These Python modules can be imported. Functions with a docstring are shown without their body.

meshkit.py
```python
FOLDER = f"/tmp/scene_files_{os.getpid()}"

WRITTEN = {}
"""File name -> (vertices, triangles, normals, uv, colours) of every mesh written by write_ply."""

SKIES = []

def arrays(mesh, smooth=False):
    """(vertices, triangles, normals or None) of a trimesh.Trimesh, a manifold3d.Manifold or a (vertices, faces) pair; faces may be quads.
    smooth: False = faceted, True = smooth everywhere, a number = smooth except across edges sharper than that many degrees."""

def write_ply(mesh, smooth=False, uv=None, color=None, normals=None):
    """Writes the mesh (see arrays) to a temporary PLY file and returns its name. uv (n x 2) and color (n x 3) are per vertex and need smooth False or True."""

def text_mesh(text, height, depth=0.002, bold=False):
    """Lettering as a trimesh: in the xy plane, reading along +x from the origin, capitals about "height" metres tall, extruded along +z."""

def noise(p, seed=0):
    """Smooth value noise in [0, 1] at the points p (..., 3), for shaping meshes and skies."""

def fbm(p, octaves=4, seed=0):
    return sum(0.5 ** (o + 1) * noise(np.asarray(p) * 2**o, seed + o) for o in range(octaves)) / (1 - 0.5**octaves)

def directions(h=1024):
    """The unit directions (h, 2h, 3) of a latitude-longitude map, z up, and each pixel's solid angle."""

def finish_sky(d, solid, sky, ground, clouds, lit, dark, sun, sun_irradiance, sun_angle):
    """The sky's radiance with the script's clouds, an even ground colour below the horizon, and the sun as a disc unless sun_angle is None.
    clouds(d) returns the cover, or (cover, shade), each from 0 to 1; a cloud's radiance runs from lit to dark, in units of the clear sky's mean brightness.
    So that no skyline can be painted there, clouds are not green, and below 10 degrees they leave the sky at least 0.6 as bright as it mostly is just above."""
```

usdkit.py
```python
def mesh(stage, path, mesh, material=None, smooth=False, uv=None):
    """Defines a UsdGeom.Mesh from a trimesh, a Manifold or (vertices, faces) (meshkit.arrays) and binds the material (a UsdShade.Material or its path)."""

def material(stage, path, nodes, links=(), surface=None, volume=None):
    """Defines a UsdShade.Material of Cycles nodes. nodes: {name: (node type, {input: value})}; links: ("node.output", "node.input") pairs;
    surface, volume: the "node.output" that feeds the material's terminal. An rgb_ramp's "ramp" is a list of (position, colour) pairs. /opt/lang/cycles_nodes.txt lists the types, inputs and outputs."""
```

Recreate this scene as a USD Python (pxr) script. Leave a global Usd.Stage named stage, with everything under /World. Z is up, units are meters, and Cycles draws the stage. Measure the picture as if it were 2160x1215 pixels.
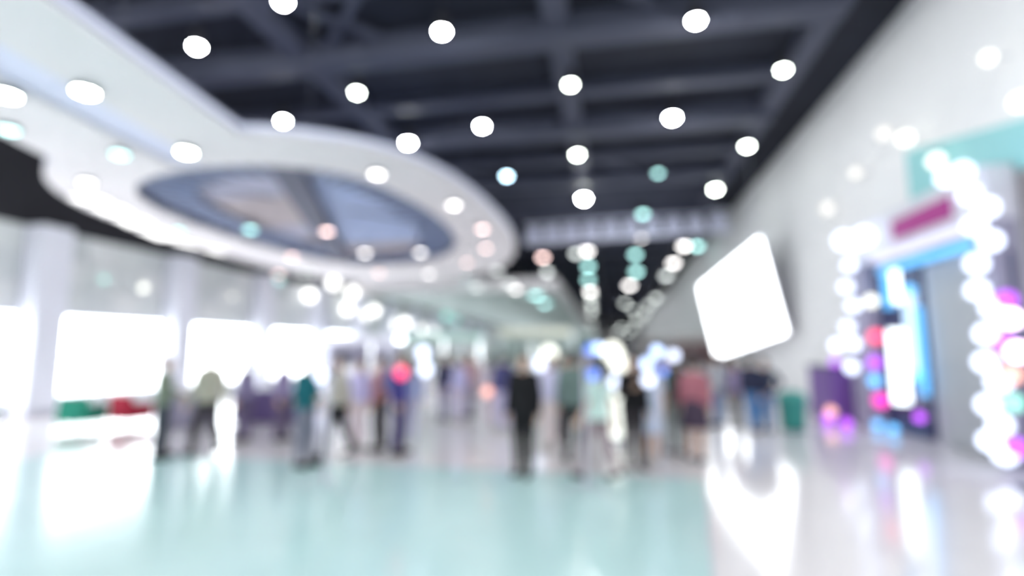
import math, random, numpy as np, trimesh, usdkit, meshkit
import manifold3d as m3
from manifold3d import Manifold
from shapely.geometry import Polygon, Point
from pxr import Usd, UsdGeom, UsdLux, UsdShade, Gf, Sdf

random.seed(7)
stage = Usd.Stage.CreateInMemory()
UsdGeom.SetStageUpAxis(stage, 'Z'); UsdGeom.SetStageMetersPerUnit(stage, 1.0)
UsdGeom.Xform.Define(stage, '/World'); UsdGeom.Scope.Define(stage, '/World/Looks')

# ------------------------------------------------------------------ camera
FPX = 1094.0                                   # focal length in pixels of the 2160 x 1215 frame
EYE = np.array([0, 0, 1.75])
_th = math.atan(132.5 / FPX); _ps = math.atan(210 / FPX * math.cos(_th))
RIGHT = np.array([math.cos(_ps), math.sin(_ps), 0]); _f0 = np.array([-math.sin(_ps), math.cos(_ps), 0]); _u0 = np.array([0, 0, 1.0])
FWD = _f0 * math.cos(_th) + _u0 * math.sin(_th); UP = -_f0 * math.sin(_th) + _u0 * math.cos(_th)
cam = UsdGeom.Camera.Define(stage, '/World/camera')
cam.AddTransformOp().Set(Gf.Matrix4d(*RIGHT, 0, *UP, 0, *(-FWD), 0, *EYE, 1))
cam.CreateHorizontalApertureAttr(36.0); cam.CreateVerticalApertureAttr(36.0 * 1215 / 2160)
FOCAL = 36.0 * FPX / 2160
cam.CreateFocalLengthAttr(FOCAL); cam.CreateFStopAttr(FOCAL / 13.7); cam.CreateFocusDistanceAttr(0.40)
cam.CreateClippingRangeAttr(Gf.Vec2f(0.05, 2000))
cam.CreateExposureAttr(0.87)

# ------------------------------------------------------------------ daylight: an even overcast sky, seen through the window wall
dome = UsdLux.DomeLight.Define(stage, '/World/overcast_sky')
dome.CreateIntensityAttr(2.2); dome.CreateColorAttr(Gf.Vec3f(0.95, 0.98, 1.0))
LAMP = 250.0                                   # radiance of the ceiling spotlights' lenses

# ------------------------------------------------------------------ helpers
def ray(x, y): return FWD * FPX + RIGHT * (x - 1080) - UP * (y - 607.5)
def onz(x, y, z): d = ray(x, y); return EYE + d * (z - EYE[2]) / d[2]
def onx(x, y, X): d = ray(x, y); return EYE + d * (X / d[0])
def ony(x, y, Y): d = ray(x, y); return EYE + d * (Y / d[1])

taken = {}
def fresh(parent, name):
    k = (parent, name); n = taken.get(k, 0); taken[k] = n + 1
    return f'{parent}/{name}' if n == 0 else f'{parent}/{name}_{n:03d}'

def tag(p, label=None, cat=None, group=None, kind=None):
    p = p.GetPrim() if hasattr(p, 'GetPrim') else p
    for k, v in (('label', label), ('category', cat), ('group', group), ('kind', kind)):
        if v: p.SetCustomDataByKey(k, v)
    return p

def thing(name, label=None, cat=None, loc=(0, 0, 0), rotz=0, group=None, kind=None):
    x = UsdGeom.Xform.Define(stage, fresh('/World', name))
    x.AddTranslateOp().Set(Gf.Vec3d(*map(float, loc))); x.AddRotateZOp().Set(float(rotz))
    return tag(x, label, cat, group, kind)

def part(name, mesh, m, parent=None, smooth=30, label=None):
    root = '/World' if parent is None else str(parent.GetPath())
    p = usdkit.mesh(stage, fresh(root, name), mesh, m, smooth=smooth).GetPrim()
    if label: tag(p, label)
    return p

def dup(src, loc, rotz=0, label=None, group=None):
    was = src.GetCustomData()
    import re
    base = re.sub(r'_\d{3}$', '', src.GetName())
    r = thing(base, label or was.get('label'), was.get('category'), loc, rotz, group or was.get('group'), was.get('kind'))
    r.GetReferences().AddInternalReference(src.GetPath()); r.SetInstanceable(True)
    return r

def mat(name, col, rough=0.5, spec=0.5, metal=0.0, emit=0, ecol=None, noise=0.0, nscale=6.0):
    n = {'p': ('principled_bsdf', {'base_color': col, 'roughness': rough, 'metallic': metal, 'specular_ior_level': spec})}
    links = []
    if emit:
        n['p'][1]['emission_strength'] = emit; n['p'][1]['emission_color'] = ecol or col
    if noise:
        n['g'] = ('geometry', {}); n['n'] = ('noise_texture', {'scale': nscale, 'detail': 4.0})
        n['r'] = ('rgb_ramp', {'ramp': [(0.3, tuple(c * (1 - noise) for c in col)), (0.7, tuple(min(1, c * (1 + noise)) for c in col))]})
        links = [('g.position', 'n.vector'), ('n.fac', 'r.fac'), ('r.color', 'p.base_color')]
    return usdkit.material(stage, f'/World/Looks/{name}', n, links, surface='p.BSDF')

def glow(name, col, strength):
    return usdkit.material(stage, f'/World/Looks/{name}', {'e': ('emission', {'color': col, 'strength': strength})}, surface='e.emission')

def cbox(a, b, c=0.01):
    """A box from corner a to corner b with chamfered edges."""
    a, b = np.minimum(a, b).astype(float), np.maximum(a, b).astype(float); s = b - a; c = min(c, 0.3 * s.min())
    pts = []
    for ax in range(3):
        for i in range(8):
            q = np.array([(i >> k) & 1 for k in range(3)], float)
            p = a + s * q
            for k in range(3):
                if k != ax: p[k] += c * (1 - 2 * q[k])
            pts.append(p)
    return Manifold.hull_points(np.array(pts))

def box(a, b):
    a, b = np.minimum(a, b), np.maximum(a, b)
    return Manifold.cube(tuple(float(v) for v in (b - a))).translate(tuple(float(v) for v in a))

def tube(p, q, r, r2=None, n=12):
    p, q = np.asarray(p, float), np.asarray(q, float); d = q - p; L = np.linalg.norm(d)
    c = trimesh.creation.cylinder(radius=1, height=1, sections=n)
    v = c.vertices.copy(); t = v[:, 2] + 0.5; rr = r + ((r if r2 is None else r2) - r) * t
    v[:, 0] *= rr; v[:, 1] *= rr; v[:, 2] = t * L
    M = trimesh.geometry.align_vectors([0, 0, 1], d / L)[:3, :3]
    return trimesh.Trimesh(v @ M.T + p, c.faces, process=False)

def lathe(profile, n=24):
    return trimesh.creation.revolve(np.array(profile, float), sections=n)

def tm(m):
    if isinstance(m, Manifold):
        k = m.to_mesh(); return trimesh.Trimesh(k.vert_properties[:, :3], k.tri_verts, process=False)
    return m

def join(*ms): return trimesh.util.concatenate([tm(m) for m in ms])

def extrude(poly, z0, z1):
    m = trimesh.creation.extrude_polygon(poly, z1 - z0); m.apply_translation([0, 0, z0]); return m

def orient(mesh, origin, u, v, w):
    """local x, y, z of the mesh run along u, v, w."""
    mesh = tm(mesh).copy(); mesh.vertices = mesh.vertices @ np.array([u, v, w]) + origin; return mesh

def sphere(c, r, lvl=2):
    s = trimesh.creation.icosphere(subdivisions=lvl, radius=r); s.apply_translation(c); return s

ORD = ['nearest', 'second', 'third', 'fourth', 'fifth', 'sixth', 'seventh', 'eighth', 'ninth', 'tenth', 'eleventh', 'twelfth', 'thirteenth', 'fourteenth',
       'fifteenth', 'sixteenth', 'seventeenth', 'eighteenth', 'nineteenth', 'twentieth', 'twenty first', 'twenty second', 'twenty third', 'twenty fourth',
       'twenty fifth', 'twenty sixth', 'twenty seventh', 'twenty eighth', 'twenty ninth', 'thirtieth']

FIRST = ['first'] + ORD[1:]

# ------------------------------------------------------------------ materials
M = {}
def floor_mat(name, col, rough, spec=0.8):
    return usdkit.material(stage, f'/World/Looks/{name}', {
        'g': ('geometry', {}), 'n': ('noise_texture', {'scale': 1.2, 'detail': 4.0}), 'n2': ('noise_texture', {'scale': 40.0, 'detail': 2.0}),
        'r': ('rgb_ramp', {'ramp': [(0.3, tuple(c * 0.97 for c in col)), (0.7, tuple(min(1, c * 1.03) for c in col))]}),
        'rr': ('map_range', {'from_min': 0.3, 'from_max': 0.7, 'to_min': rough * 0.9, 'to_max': rough * 1.1}),
        'p': ('principled_bsdf', {'roughness': rough, 'specular_ior_level': spec})},
        [('g.position', 'n.vector'), ('g.position', 'n2.vector'), ('n.fac', 'r.fac'), ('r.color', 'p.base_color'), ('n2.fac', 'rr.value'), ('rr.result', 'p.roughness')], surface='p.BSDF')
M['floor'] = floor_mat('teal_floor', (0.52, 0.74, 0.735), 0.19)
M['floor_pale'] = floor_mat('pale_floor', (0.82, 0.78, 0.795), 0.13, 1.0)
M['ceiling'] = mat('black_ceiling', (0.022, 0.025, 0.036), 0.8, 0.2, noise=0.25, nscale=0.5)
M['beam'] = mat('beam_paint', (0.068, 0.074, 0.108), 0.6, 0.3)
M['wall_white'] = mat('white_wall', (0.82, 0.82, 0.83), 0.6, 0.3, noise=0.02, nscale=0.7)
M['wall_dark'] = mat('dark_upper_wall', (0.03, 0.03, 0.036), 0.8, 0.2)
M['panel_grey'] = [mat(f'grey_panel_{k}', c, 0.55, 0.3) for k, c in zip('abc', ((0.68, 0.71, 0.71), (0.62, 0.65, 0.66), (0.73, 0.745, 0.75)))]
M['column'] = mat('column_paint', (0.76, 0.77, 0.85), 0.45, 0.4)
M['frame'] = mat('window_frame_paint', (0.62, 0.60, 0.68), 0.4, 0.4)
M['plaster'] = mat('white_plaster', (0.80, 0.765, 0.775), 0.6, 0.3, noise=0.015, nscale=0.8)
M['plaster_lav'] = mat('lavender_plaster', (0.72, 0.74, 0.90), 0.6, 0.3)
M['recess'] = mat('blue_grey_recess', (0.36, 0.44, 0.66), 0.6, 0.3)
M['recess_lav'] = mat('lavender_grey_recess', (0.40, 0.40, 0.52), 0.6, 0.3)
M['recess_warm'] = mat('warm_grey_recess', (0.40, 0.345, 0.36), 0.6, 0.3)
M['recess_rib'] = mat('dark_rib', (0.10, 0.105, 0.16), 0.6, 0.3)
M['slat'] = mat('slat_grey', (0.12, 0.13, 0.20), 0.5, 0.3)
M['soffit_green'] = mat('green_grey_soffit', (0.36, 0.43, 0.41), 0.6, 0.3)
M['concrete'] = mat('pale_concrete', (0.7, 0.7, 0.7), 0.8, 0.2, noise=0.06, nscale=1.5)
M['alu'] = mat('brushed_aluminium', (0.62, 0.64, 0.70), 0.35, 0.5, 0.8)
M['truss'] = mat('pale_truss_metal', (0.74, 0.76, 0.92), 0.5, 0.5)
M['black'] = mat('black_housing', (0.03, 0.03, 0.035), 0.5, 0.4)
M['navy'] = mat('navy_board', (0.02, 0.03, 0.09), 0.4, 0.5)
M['post'] = mat('booth_post', (0.34, 0.33, 0.42), 0.5, 0.4)
M['grey_door'] = mat('grey_door_board', (0.42, 0.44, 0.46), 0.5, 0.4)
M['brown_board'] = mat('grey_brown_board', (0.33, 0.29, 0.30), 0.5, 0.4)
M['teal_board'] = mat('teal_board', (0.30, 0.62, 0.64), 0.5, 0.4)
M['purple_board'] = mat('purple_board', (0.16, 0.07, 0.30), 0.45, 0.5)
M['magenta'] = mat('magenta_sign', (0.30, 0.035, 0.19), 0.5, 0.3, emit=0.07, ecol=(0.75, 0.12, 0.5))
M['glass'] = usdkit.material(stage, '/World/Looks/window_glass', {'t': ('transparent_bsdf', {'color': (0.97, 0.985, 0.985)}), 'g': ('glossy_bsdf', {'roughness': 0.02, 'color': (1, 1, 1)}), 'f': ('layer_weight', {'blend': 0.5}),
    'pw': ('math', {'math_type': 'power', 'value2': 4.0}), 'ma': ('math', {'math_type': 'multiply_add', 'value2': 0.5, 'value3': 0.03}), 'm': ('mix_closure', {})},
    [('f.facing', 'pw.value1'), ('pw.value', 'ma.value1'), ('ma.value', 'm.fac'), ('t.BSDF', 'm.closure1'), ('g.BSDF', 'm.closure2')], surface='m.closure')
E_ = {
    'white': glow('lens_white', (0.97, 1.0, 1.0), LAMP), 'green': glow('lens_green_white', (0.90, 1.0, 0.9), 29.70), 'teal': glow('lens_teal', (0.45, 0.86, 0.83), 4.0),
    'blue': glow('lens_blue', (0.5, 0.8, 1.0), 16.50), 'soft': glow('lens_soft', (1.0, 0.97, 0.95), 5.28), 'peach': glow('lens_peach', (1.0, 0.72, 0.68), 5.28), 'dim': glow('lens_dim', (0.85, 0.92, 0.9), 2.8), 'far': glow('lens_far', (0.85, 0.92, 0.88), 2.8),
    'panel': glow('led_panel', (1.0, 1.0, 1.0), 1.98), 'globe': glow('globe_white', (0.70, 0.78, 1.0), 1.9), 'warm_globe': glow('wall_globe_white', (1.0, 1.0, 0.98), 2.31), 'screen': glow('screen_white', (0.93, 0.97, 1.0), 3.6),
    'g_purple': glow('globe_purple', (0.48, 0.10, 0.85), 1.45), 'g_blue': glow('globe_blue', (0.15, 0.5, 0.95), 1.45), 'g_red': glow('globe_red', (1.0, 0.10, 0.22), 1.45), 'g_pink': glow('globe_pink', (1.0, 0.75, 1.0), 3.30),
    'g_magenta': glow('globe_magenta', (0.95, 0.05, 0.5), 1.32), 'g_coral': glow('globe_coral', (1.0, 0.5, 0.42), 1.32), 'g_cream': glow('globe_cream', (0.93, 0.95, 0.85), 1.58), 'g_faint': glow('globe_faint', (0.95, 0.93, 0.88), 0.86), 'g_teal': glow('globe_teal', (0.35, 0.8, 0.7), 1.06),
    'g_deepblue': glow('globe_deep_blue', (0.14, 0.25, 0.75), 1.58), 'g_paleblue': glow('globe_pale_blue', (0.5, 0.65, 1.0), 2.31), 'tube_blue': glow('tube_blue', (0.12, 0.45, 0.9), 1.19), 'tube_pale': glow('tube_pale', (0.55, 0.75, 1.0), 1.12),
    'tube_white': glow('tube_white', (0.85, 0.95, 1.0), 1.98), 'totem': glow('totem_face', (0.95, 1.0, 0.93), 1.12), 'strip': glow('strip_lavender', (0.75, 0.75, 1.0), 0.79), 'box_white': glow('light_box_face', (0.97, 0.99, 1.0), 1.45),
}

# ------------------------------------------------------------------ the hall
XL, XR, Y0, Y1, ZC, ZW = -15.5, 6.25, -12.0, 110.0, 9.0, 5.15
floor = thing('floor', kind='structure')
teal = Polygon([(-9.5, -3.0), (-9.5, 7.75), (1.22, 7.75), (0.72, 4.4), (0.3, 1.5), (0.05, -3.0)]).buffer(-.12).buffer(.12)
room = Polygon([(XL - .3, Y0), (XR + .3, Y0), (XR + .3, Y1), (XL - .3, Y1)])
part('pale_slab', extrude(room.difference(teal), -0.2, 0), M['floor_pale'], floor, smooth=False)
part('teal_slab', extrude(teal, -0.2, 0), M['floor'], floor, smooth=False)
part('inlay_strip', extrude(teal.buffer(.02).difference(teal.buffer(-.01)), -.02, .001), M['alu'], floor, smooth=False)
ceil = thing('ceiling', kind='structure')
part('ceiling_slab', box((XL - .3, Y0, ZC), (XR + .3, Y1, ZC + .3)), M['ceiling'], ceil, smooth=False)
for x in (-13.1, -7.05, -1.0, 4.6):
    part('long_beam', cbox((x - .26, Y0, ZC - .42), (x + .26, Y1, ZC), .02), M['beam'], ceil, smooth=False)
y = -9.4
k = 0
while y < Y1 - 2:
    w, h = (.30, .62) if k % 2 == 0 else (.22, .36)
    part('cross_beam', cbox((XL - .2, y - w, ZC - h + .02), (4.75, y + w, ZC), .02), M['beam'], ceil, smooth=False)
    y += 2.9 if k % 2 == 0 else 2.1; k += 1
for (a, b) in (((-7.05, 7.9), (-4.2, 11.0)), ((-4.2, 8.2), (-7.05, 11.0)), ((-7.05, 18.0), (-4.0, 21)), ((-1, 8.2), (1.8, 11)), ((-1, 18.), (1.8, 21))):
    d = np.array([b[0] - a[0], b[1] - a[1], 0]); L = np.linalg.norm(d); d /= L
    part('cross_brace', orient(box((0, -.09, 0), (L, .09, .14)), np.array([*a, ZC - .30]), d, np.array([-d[1], d[0], 0]), np.array([0, 0, 1.])), M['beam'], ceil, smooth=False)
wr = part('wall_right', box((XR, Y0, 0), (XR + .3, Y1, ZC)), M['wall_white'], smooth=False); tag(wr, kind='structure')
wf = part('wall_far', box((XL - .3, Y1, 0), (XR + .3, Y1 + .3, ZC)), mat('far_wall_paint', (.13, .13, .14), .7, .2), smooth=False); tag(wf, kind='structure')
wb = part('wall_back', box((XL - .3, Y0 - .3, 0), (XR + .3, Y0, ZC)), M['wall_white'], smooth=False); tag(wb, kind='structure')
bs = part('baseboard_right', cbox((XR - .025, Y0, 0), (XR, Y1, .14), .006), M['frame'], smooth=False); tag(bs, kind='structure')
pv = part('pavement', box((-70, Y0 - 30, -.25), (XL - .3, Y1 + 30, -.06)), M['concrete'], smooth=False); tag(pv, kind='structure')

# left wall: bays between columns; sill wall, window, grey cladding panels above, dark band up to the ceiling
PITCH, C0, CW = 4.55, 11.45, 0.84
cols = [C0 + PITCH * k for k in range(-5, 21)]
WS, WT = 0.42, 2.80
wl = thing('wall_left', kind='structure')
part('upper_band', box((XL - .3, Y0, ZW), (XL, Y1, ZC)), M['wall_dark'], wl, smooth=False)
edges = [Y0] + [c for c in cols if Y0 + .6 < c < Y1] + [Y1]
nw = 0
for i in range(len(edges) - 1):
    a, b = edges[i], edges[i + 1]
    part('sill_wall', box((XL - .25, a, 0), (XL, b, WS)), M['panel_grey'][0], wl, smooth=False)
    part('backing', box((XL - .3, a, WT), (XL - .05, b, ZW)), M['frame'], wl, smooth=False)
    if -1 < a < 45:                                           # cladding panels one by one as far as they can be told apart
        ia, ib = a + CW / 2, b - CW / 2
        for r in range(3):
            for c in range(4):
                y0, y1 = ia + (ib - ia) * c / 4 + .012, ia + (ib - ia) * (c + 1) / 4 - .012
                z0, z1 = WT + .03 + (ZW - WT - .03) * r / 3 + .012, WT + .03 + (ZW - WT - .03) * (r + 1) / 3 - .012
                part('panel', cbox((XL - .05, y0, z0), (XL - .005 * ((r + c) % 2), y1, z1), .008), M['panel_grey'][(r * 2 + c + i) % 3], wl, smooth=False)
    else:
        part('panel', cbox((XL - .05, a, WT + .03), (XL, b, ZW), .01), M['panel_grey'][i % 3], wl, smooth=False)
    nw += 1
    w = thing(f'window_{nw}', kind='structure', loc=(XL - .12, (a + b) / 2, 0))
    h = (b - a) / 2; zt = 1.52
    bars = [box((-.05, -h, WS), (.05, h, WS + .06)), box((-.05, -h, WT - .07), (.05, h, WT)), box((-.05, -h, zt - .05), (.05, h, zt + .05)), box((-.05, -h, WS), (.05, -h + .07, WT)), box((-.05, h - .07, WS), (.05, h, WT)), box((-.035, -.03, WS), (.035, .03, zt))]
    part('window_frame', join(*bars), M['frame'], w, smooth=False)
    part('pane', box((-.008, -h + .07, zt + .05), (.008, h - .07, WT - .07)), M['glass'], w, smooth=False)
    part('pane', box((-.008, -h + .07, WS + .06), (.008, -.03, zt - .05)), M['glass'], w, smooth=False)
    part('pane', box((-.008, .03, WS + .06), (.008, h - .07, zt - .05)), M['glass'], w, smooth=False)
nc = 0
first_col = None
for c in cols:
    if not (Y0 + .6 < c < 64): continue
    if c < 7.5: lab = None
    nc += 1
    vis = [q for q in cols if q > 9]
    idx = vis.index(c) if c in vis else None
    lab = f'pale lavender square column on the window wall, {ORD[idx]} from the camera side' if idx is not None else 'pale lavender square column on the window wall behind the camera'
    if idx == 0: lab = 'broad pale lavender square column at the left picture edge beside the first wide window'
    if first_col is None:
        first_col = thing('column', lab, 'column', (XL, c, 0), group='columns along the window wall')
        part('shaft', cbox((-.02, -CW / 2, .12), (.62, CW / 2, ZW), .03), M['column'], first_col, smooth=False)
        part('base', cbox((-.02, -CW / 2 - .03, 0), (.65, CW / 2 + .03, .12), .012), M['frame'], first_col, smooth=False)
    else:
        dup(first_col, (XL, c, 0), 0, lab)

# ------------------------------------------------------------------ suspended ring, its wing and the farther bulkhead
ZR = 5.2
def spline(pts, n=120, closed=True):
    from scipy.interpolate import splprep, splev
    p = np.array(pts, float)
    if closed: p = np.vstack([p, p[:1]])
    tck, _ = splprep(p.T, s=0, per=closed, k=3)
    return np.array(splev(np.linspace(0, 1, n, endpoint=not closed), tck)).T
outer_px = [(95, 352), (170, 318), (330, 296), (500, 286), (650, 296), (800, 322), (930, 370), (1030, 440), (1086, 514), (1066, 557), (985, 585), (850, 598), (700, 588)]
outer = [onz(x, y, ZR)[:2] for x, y in outer_px] + [np.array([-13.9, 19.5]), np.array([-13.7, 16.0]), np.array([-13.3, 13.2])] + [onz(158, 428, ZR)[:2]]
outer = spline(outer, 140)
outer[:, 0] = np.maximum(outer[:, 0], -15.3)
inner_px = [(285, 400), (330, 372), (450, 352), (600, 352), (720, 368), (850, 415), (950, 485), (958, 525), (900, 552), (760, 560), (610, 535), (420, 478), (320, 435)]
inner = spline([onz(x, y, ZR)[:2] for x, y in inner_px], 120)
ring_poly = Polygon(outer).buffer(0); hole = Polygon(inner).buffer(0)
wing_r = [(480, 258), (330, 0)]
R0, R1 = onz(490, 275, ZR)[:2], onz(108, 8, ZR)[:2]
L0, L1 = onz(95, 330, ZR)[:2], onz(0, 282, ZR)[:2]
dR = (R1 - R0) / np.linalg.norm(R1 - R0)
wing = Polygon([R0 + np.array([-.3, 2.2]), R0, R1, R1 + dR * 2.0, L1 + dR * 2.6, L1, L0, L0 + np.array([1.0, 2.5])]).buffer(0)
g0, g1 = onz(400, 350, ZR)[:2], onz(0, 135, ZR)[:2]
dg = (g1 - g0) / np.linalg.norm(g1 - g0); ng = np.array([-dg[1], dg[0]])
groove = Polygon([g0 + ng * .34, g0 - ng * .34, g0 + dg * 11 - ng * .55, g0 + dg * 11 + ng * .55])
FAS, FASO = 0.34, 0.19
canopy = thing('suspended_ceiling_ring', 'large white oval suspended ceiling ring with a broad white wing toward the upper left', 'ceiling ring')
lower = ring_poly.union(wing).difference(hole).buffer(.05).buffer(-.05)
def poly_parts(p): return list(p.geoms) if hasattr(p, 'geoms') else [p]
under = lower.difference(groove)
part('underside', join(*[extrude(q, ZR, ZR + .10) for q in poly_parts(under) if q.area > .05]), M['plaster'], canopy, smooth=30)
part('groove_strip', extrude(groove.intersection(lower.buffer(-.05)), ZR + .07, ZR + .12) if hasattr(groove.intersection(lower.buffer(-.05)), 'exterior') else join(*[extrude(q, ZR + .07, ZR + .12) for q in poly_parts(groove.intersection(lower.buffer(-.05)))]), M['plaster_lav'], canopy, smooth=30)
shell = ring_poly.union(wing).buffer(.05).buffer(-.05)
outband = shell.difference(shell.buffer(-.12))
part('outer_fascia', join(*[extrude(q, ZR + .02, ZR + FASO) for q in poly_parts(outband)]), M['plaster_lav'], canopy, smooth=30)
part('inner_fascia', join(*[extrude(q, ZR + .02, ZR + FAS) for q in poly_parts(hole.buffer(.1).difference(hole))]), M['slat'], canopy, smooth=30)
part('top_deck', join(*[extrude(q, ZR + FASO, ZR + FASO + .04) for q in poly_parts(shell.difference(hole.buffer(.08)))]), M['recess_rib'], canopy, smooth=30)
# recess: panels in bands, each its own piece
minx, miny, maxx, maxy = hole.bounds
ra, rb = onz(585, 345, ZR)[:2], onz(720, 560, ZR)[:2]
dr = (rb - ra) / np.linalg.norm(rb - ra); nr = np.array([-dr[1], dr[0]])
rib = Polygon([ra + nr * .3, ra - nr * .3, rb - nr * .3, rb + nr * .3]).intersection(hole)
sides = [Polygon([ra - dr * 20, rb + dr * 20, rb + dr * 20 + q * 30, ra - dr * 20 + q * 30]) for q in (nr, -nr)]
bands = np.linspace(miny, maxy, 9)
for k in range(8):
    for sd in (0, 1):
        q = hole.buffer(-.01).intersection(Polygon([(minx, bands[k] + .04), (maxx, bands[k] + .04), (maxx, bands[k + 1] - .04), (minx, bands[k + 1] - .04)])).intersection(sides[sd].buffer(-.02))
        left = sides[sd].contains(Point(-10.5, 14))
        for qq in poly_parts(q):
            if qq.area > .05: part('recess_panel', extrude(qq, ZR + FAS - .06 + .03 * (k % 2), ZR + FAS + .02), M['recess_warm'] if (k in (2, 3, 5, 6) if left else k in (6,)) else M['recess_lav'] if left else M['recess'], canopy, smooth=False)
part('rib', extrude(rib, ZR + .10, ZR + FAS - .02), M['recess_rib'], canopy, smooth=False)
ra2, rb2 = onz(300, 400, ZR)[:2], onz(955, 500, ZR)[:2]
dr2 = (rb2 - ra2) / np.linalg.norm(rb2 - ra2); nr2 = np.array([-dr2[1], dr2[0]])
rib2 = Polygon([ra2 + nr2 * .12, ra2 - nr2 * .12, rb2 - nr2 * .12, rb2 + nr2 * .12]).intersection(hole)
part('rib', extrude(rib2, ZR + .3, ZR + FAS - .02), M['recess_rib'], canopy, smooth=False)
# dark louvre band lying round the recess, with a slat across it every few hands
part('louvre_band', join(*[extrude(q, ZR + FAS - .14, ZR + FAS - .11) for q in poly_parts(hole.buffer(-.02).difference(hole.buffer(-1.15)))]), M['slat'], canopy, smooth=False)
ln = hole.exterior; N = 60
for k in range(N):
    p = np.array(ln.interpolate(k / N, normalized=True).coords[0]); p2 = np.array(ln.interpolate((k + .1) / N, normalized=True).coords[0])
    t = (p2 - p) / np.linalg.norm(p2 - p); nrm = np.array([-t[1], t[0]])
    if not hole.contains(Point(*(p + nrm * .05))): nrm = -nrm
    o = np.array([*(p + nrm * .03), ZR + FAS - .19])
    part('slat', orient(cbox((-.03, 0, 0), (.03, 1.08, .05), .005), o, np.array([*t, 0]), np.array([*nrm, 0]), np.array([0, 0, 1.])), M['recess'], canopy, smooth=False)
for (x, yv) in ((-5.2, 8.0), (-3.6, 12.5), (-4.0, 17.5), (-9.5, 22.5), (-13.5, 18), (-11.5, 9.0), (-8.8, 7.0), (-6.5, 5.5), (-9.5, 6.4)):
    part('hanger_rod', tube((x, yv, ZR + FAS + .05), (x, yv, ZC), .008, n=8), M['beam'], canopy)
fb = thing('suspended_bulkhead', 'pale green-grey suspended bulkhead with white edges, beyond the oval ring', 'bulkhead')
fx0, fx1, fy0, fy1 = -15.2, -2.95, 29.0, 105.0
part('soffit', box((fx0, fy0 + .15, ZR + .03), (fx1 - .35, fy1, ZR + .12)), M['soffit_green'], fb, smooth=False)
part('front_fascia', cbox((fx0, fy0, ZR), (fx1, fy0 + .15, ZR + .7), .02), M['plaster'], fb, smooth=False)
part('side_fascia', cbox((fx1 - .35, fy0 + .15, ZR), (fx1, fy1, ZR + .7), .02), M['plaster'], fb, smooth=False)
for yv in (32, 40, 50, 60, 75, 95):
    for x in (-13.5, -3.15): part('hanger_rod', tube((x, yv, ZR + .1), (x, yv, ZC), .025, n=8), M['beam'], fb)

# ------------------------------------------------------------------ lighting truss under the ceiling
ta, tb = np.array([-4.45, 27.2, 0]), np.array([5.75, 26.0, 0])
TL = np.linalg.norm(tb - ta); tu = (tb - ta) / TL; tv = np.array([-tu[1], tu[0], 0])
truss = thing('lighting_truss', 'pale zigzag lattice truss hanging across the hall below the black ceiling', 'truss', loc=ta + np.array([0, 0, 7.5]), rotz=math.degrees(math.atan2(tu[1], tu[0])))
for yy in (-.2, .2):
    for zz in (0, .98):
        part('chord', tube((0, yy, zz), (TL, yy, zz), .05, n=10), M['truss'], truss)
nb = 10
for k in range(nb):
    x0, x1 = TL * k / nb, TL * (k + 1) / nb; xm = (x0 + x1) / 2
    for yy in (-.2, .2):
        part('diagonal', tube((x0, yy, 0), (xm, yy, .98), .045, n=8), M['truss'], truss)
        part('diagonal', tube((xm, yy, .98), (x1, yy, 0), .045, n=8), M['truss'], truss)
    part('gusset', box((x0 + .12, -.03, .10), (x1 - .22, .03, .78)), M['truss'], truss, smooth=False)
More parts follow.
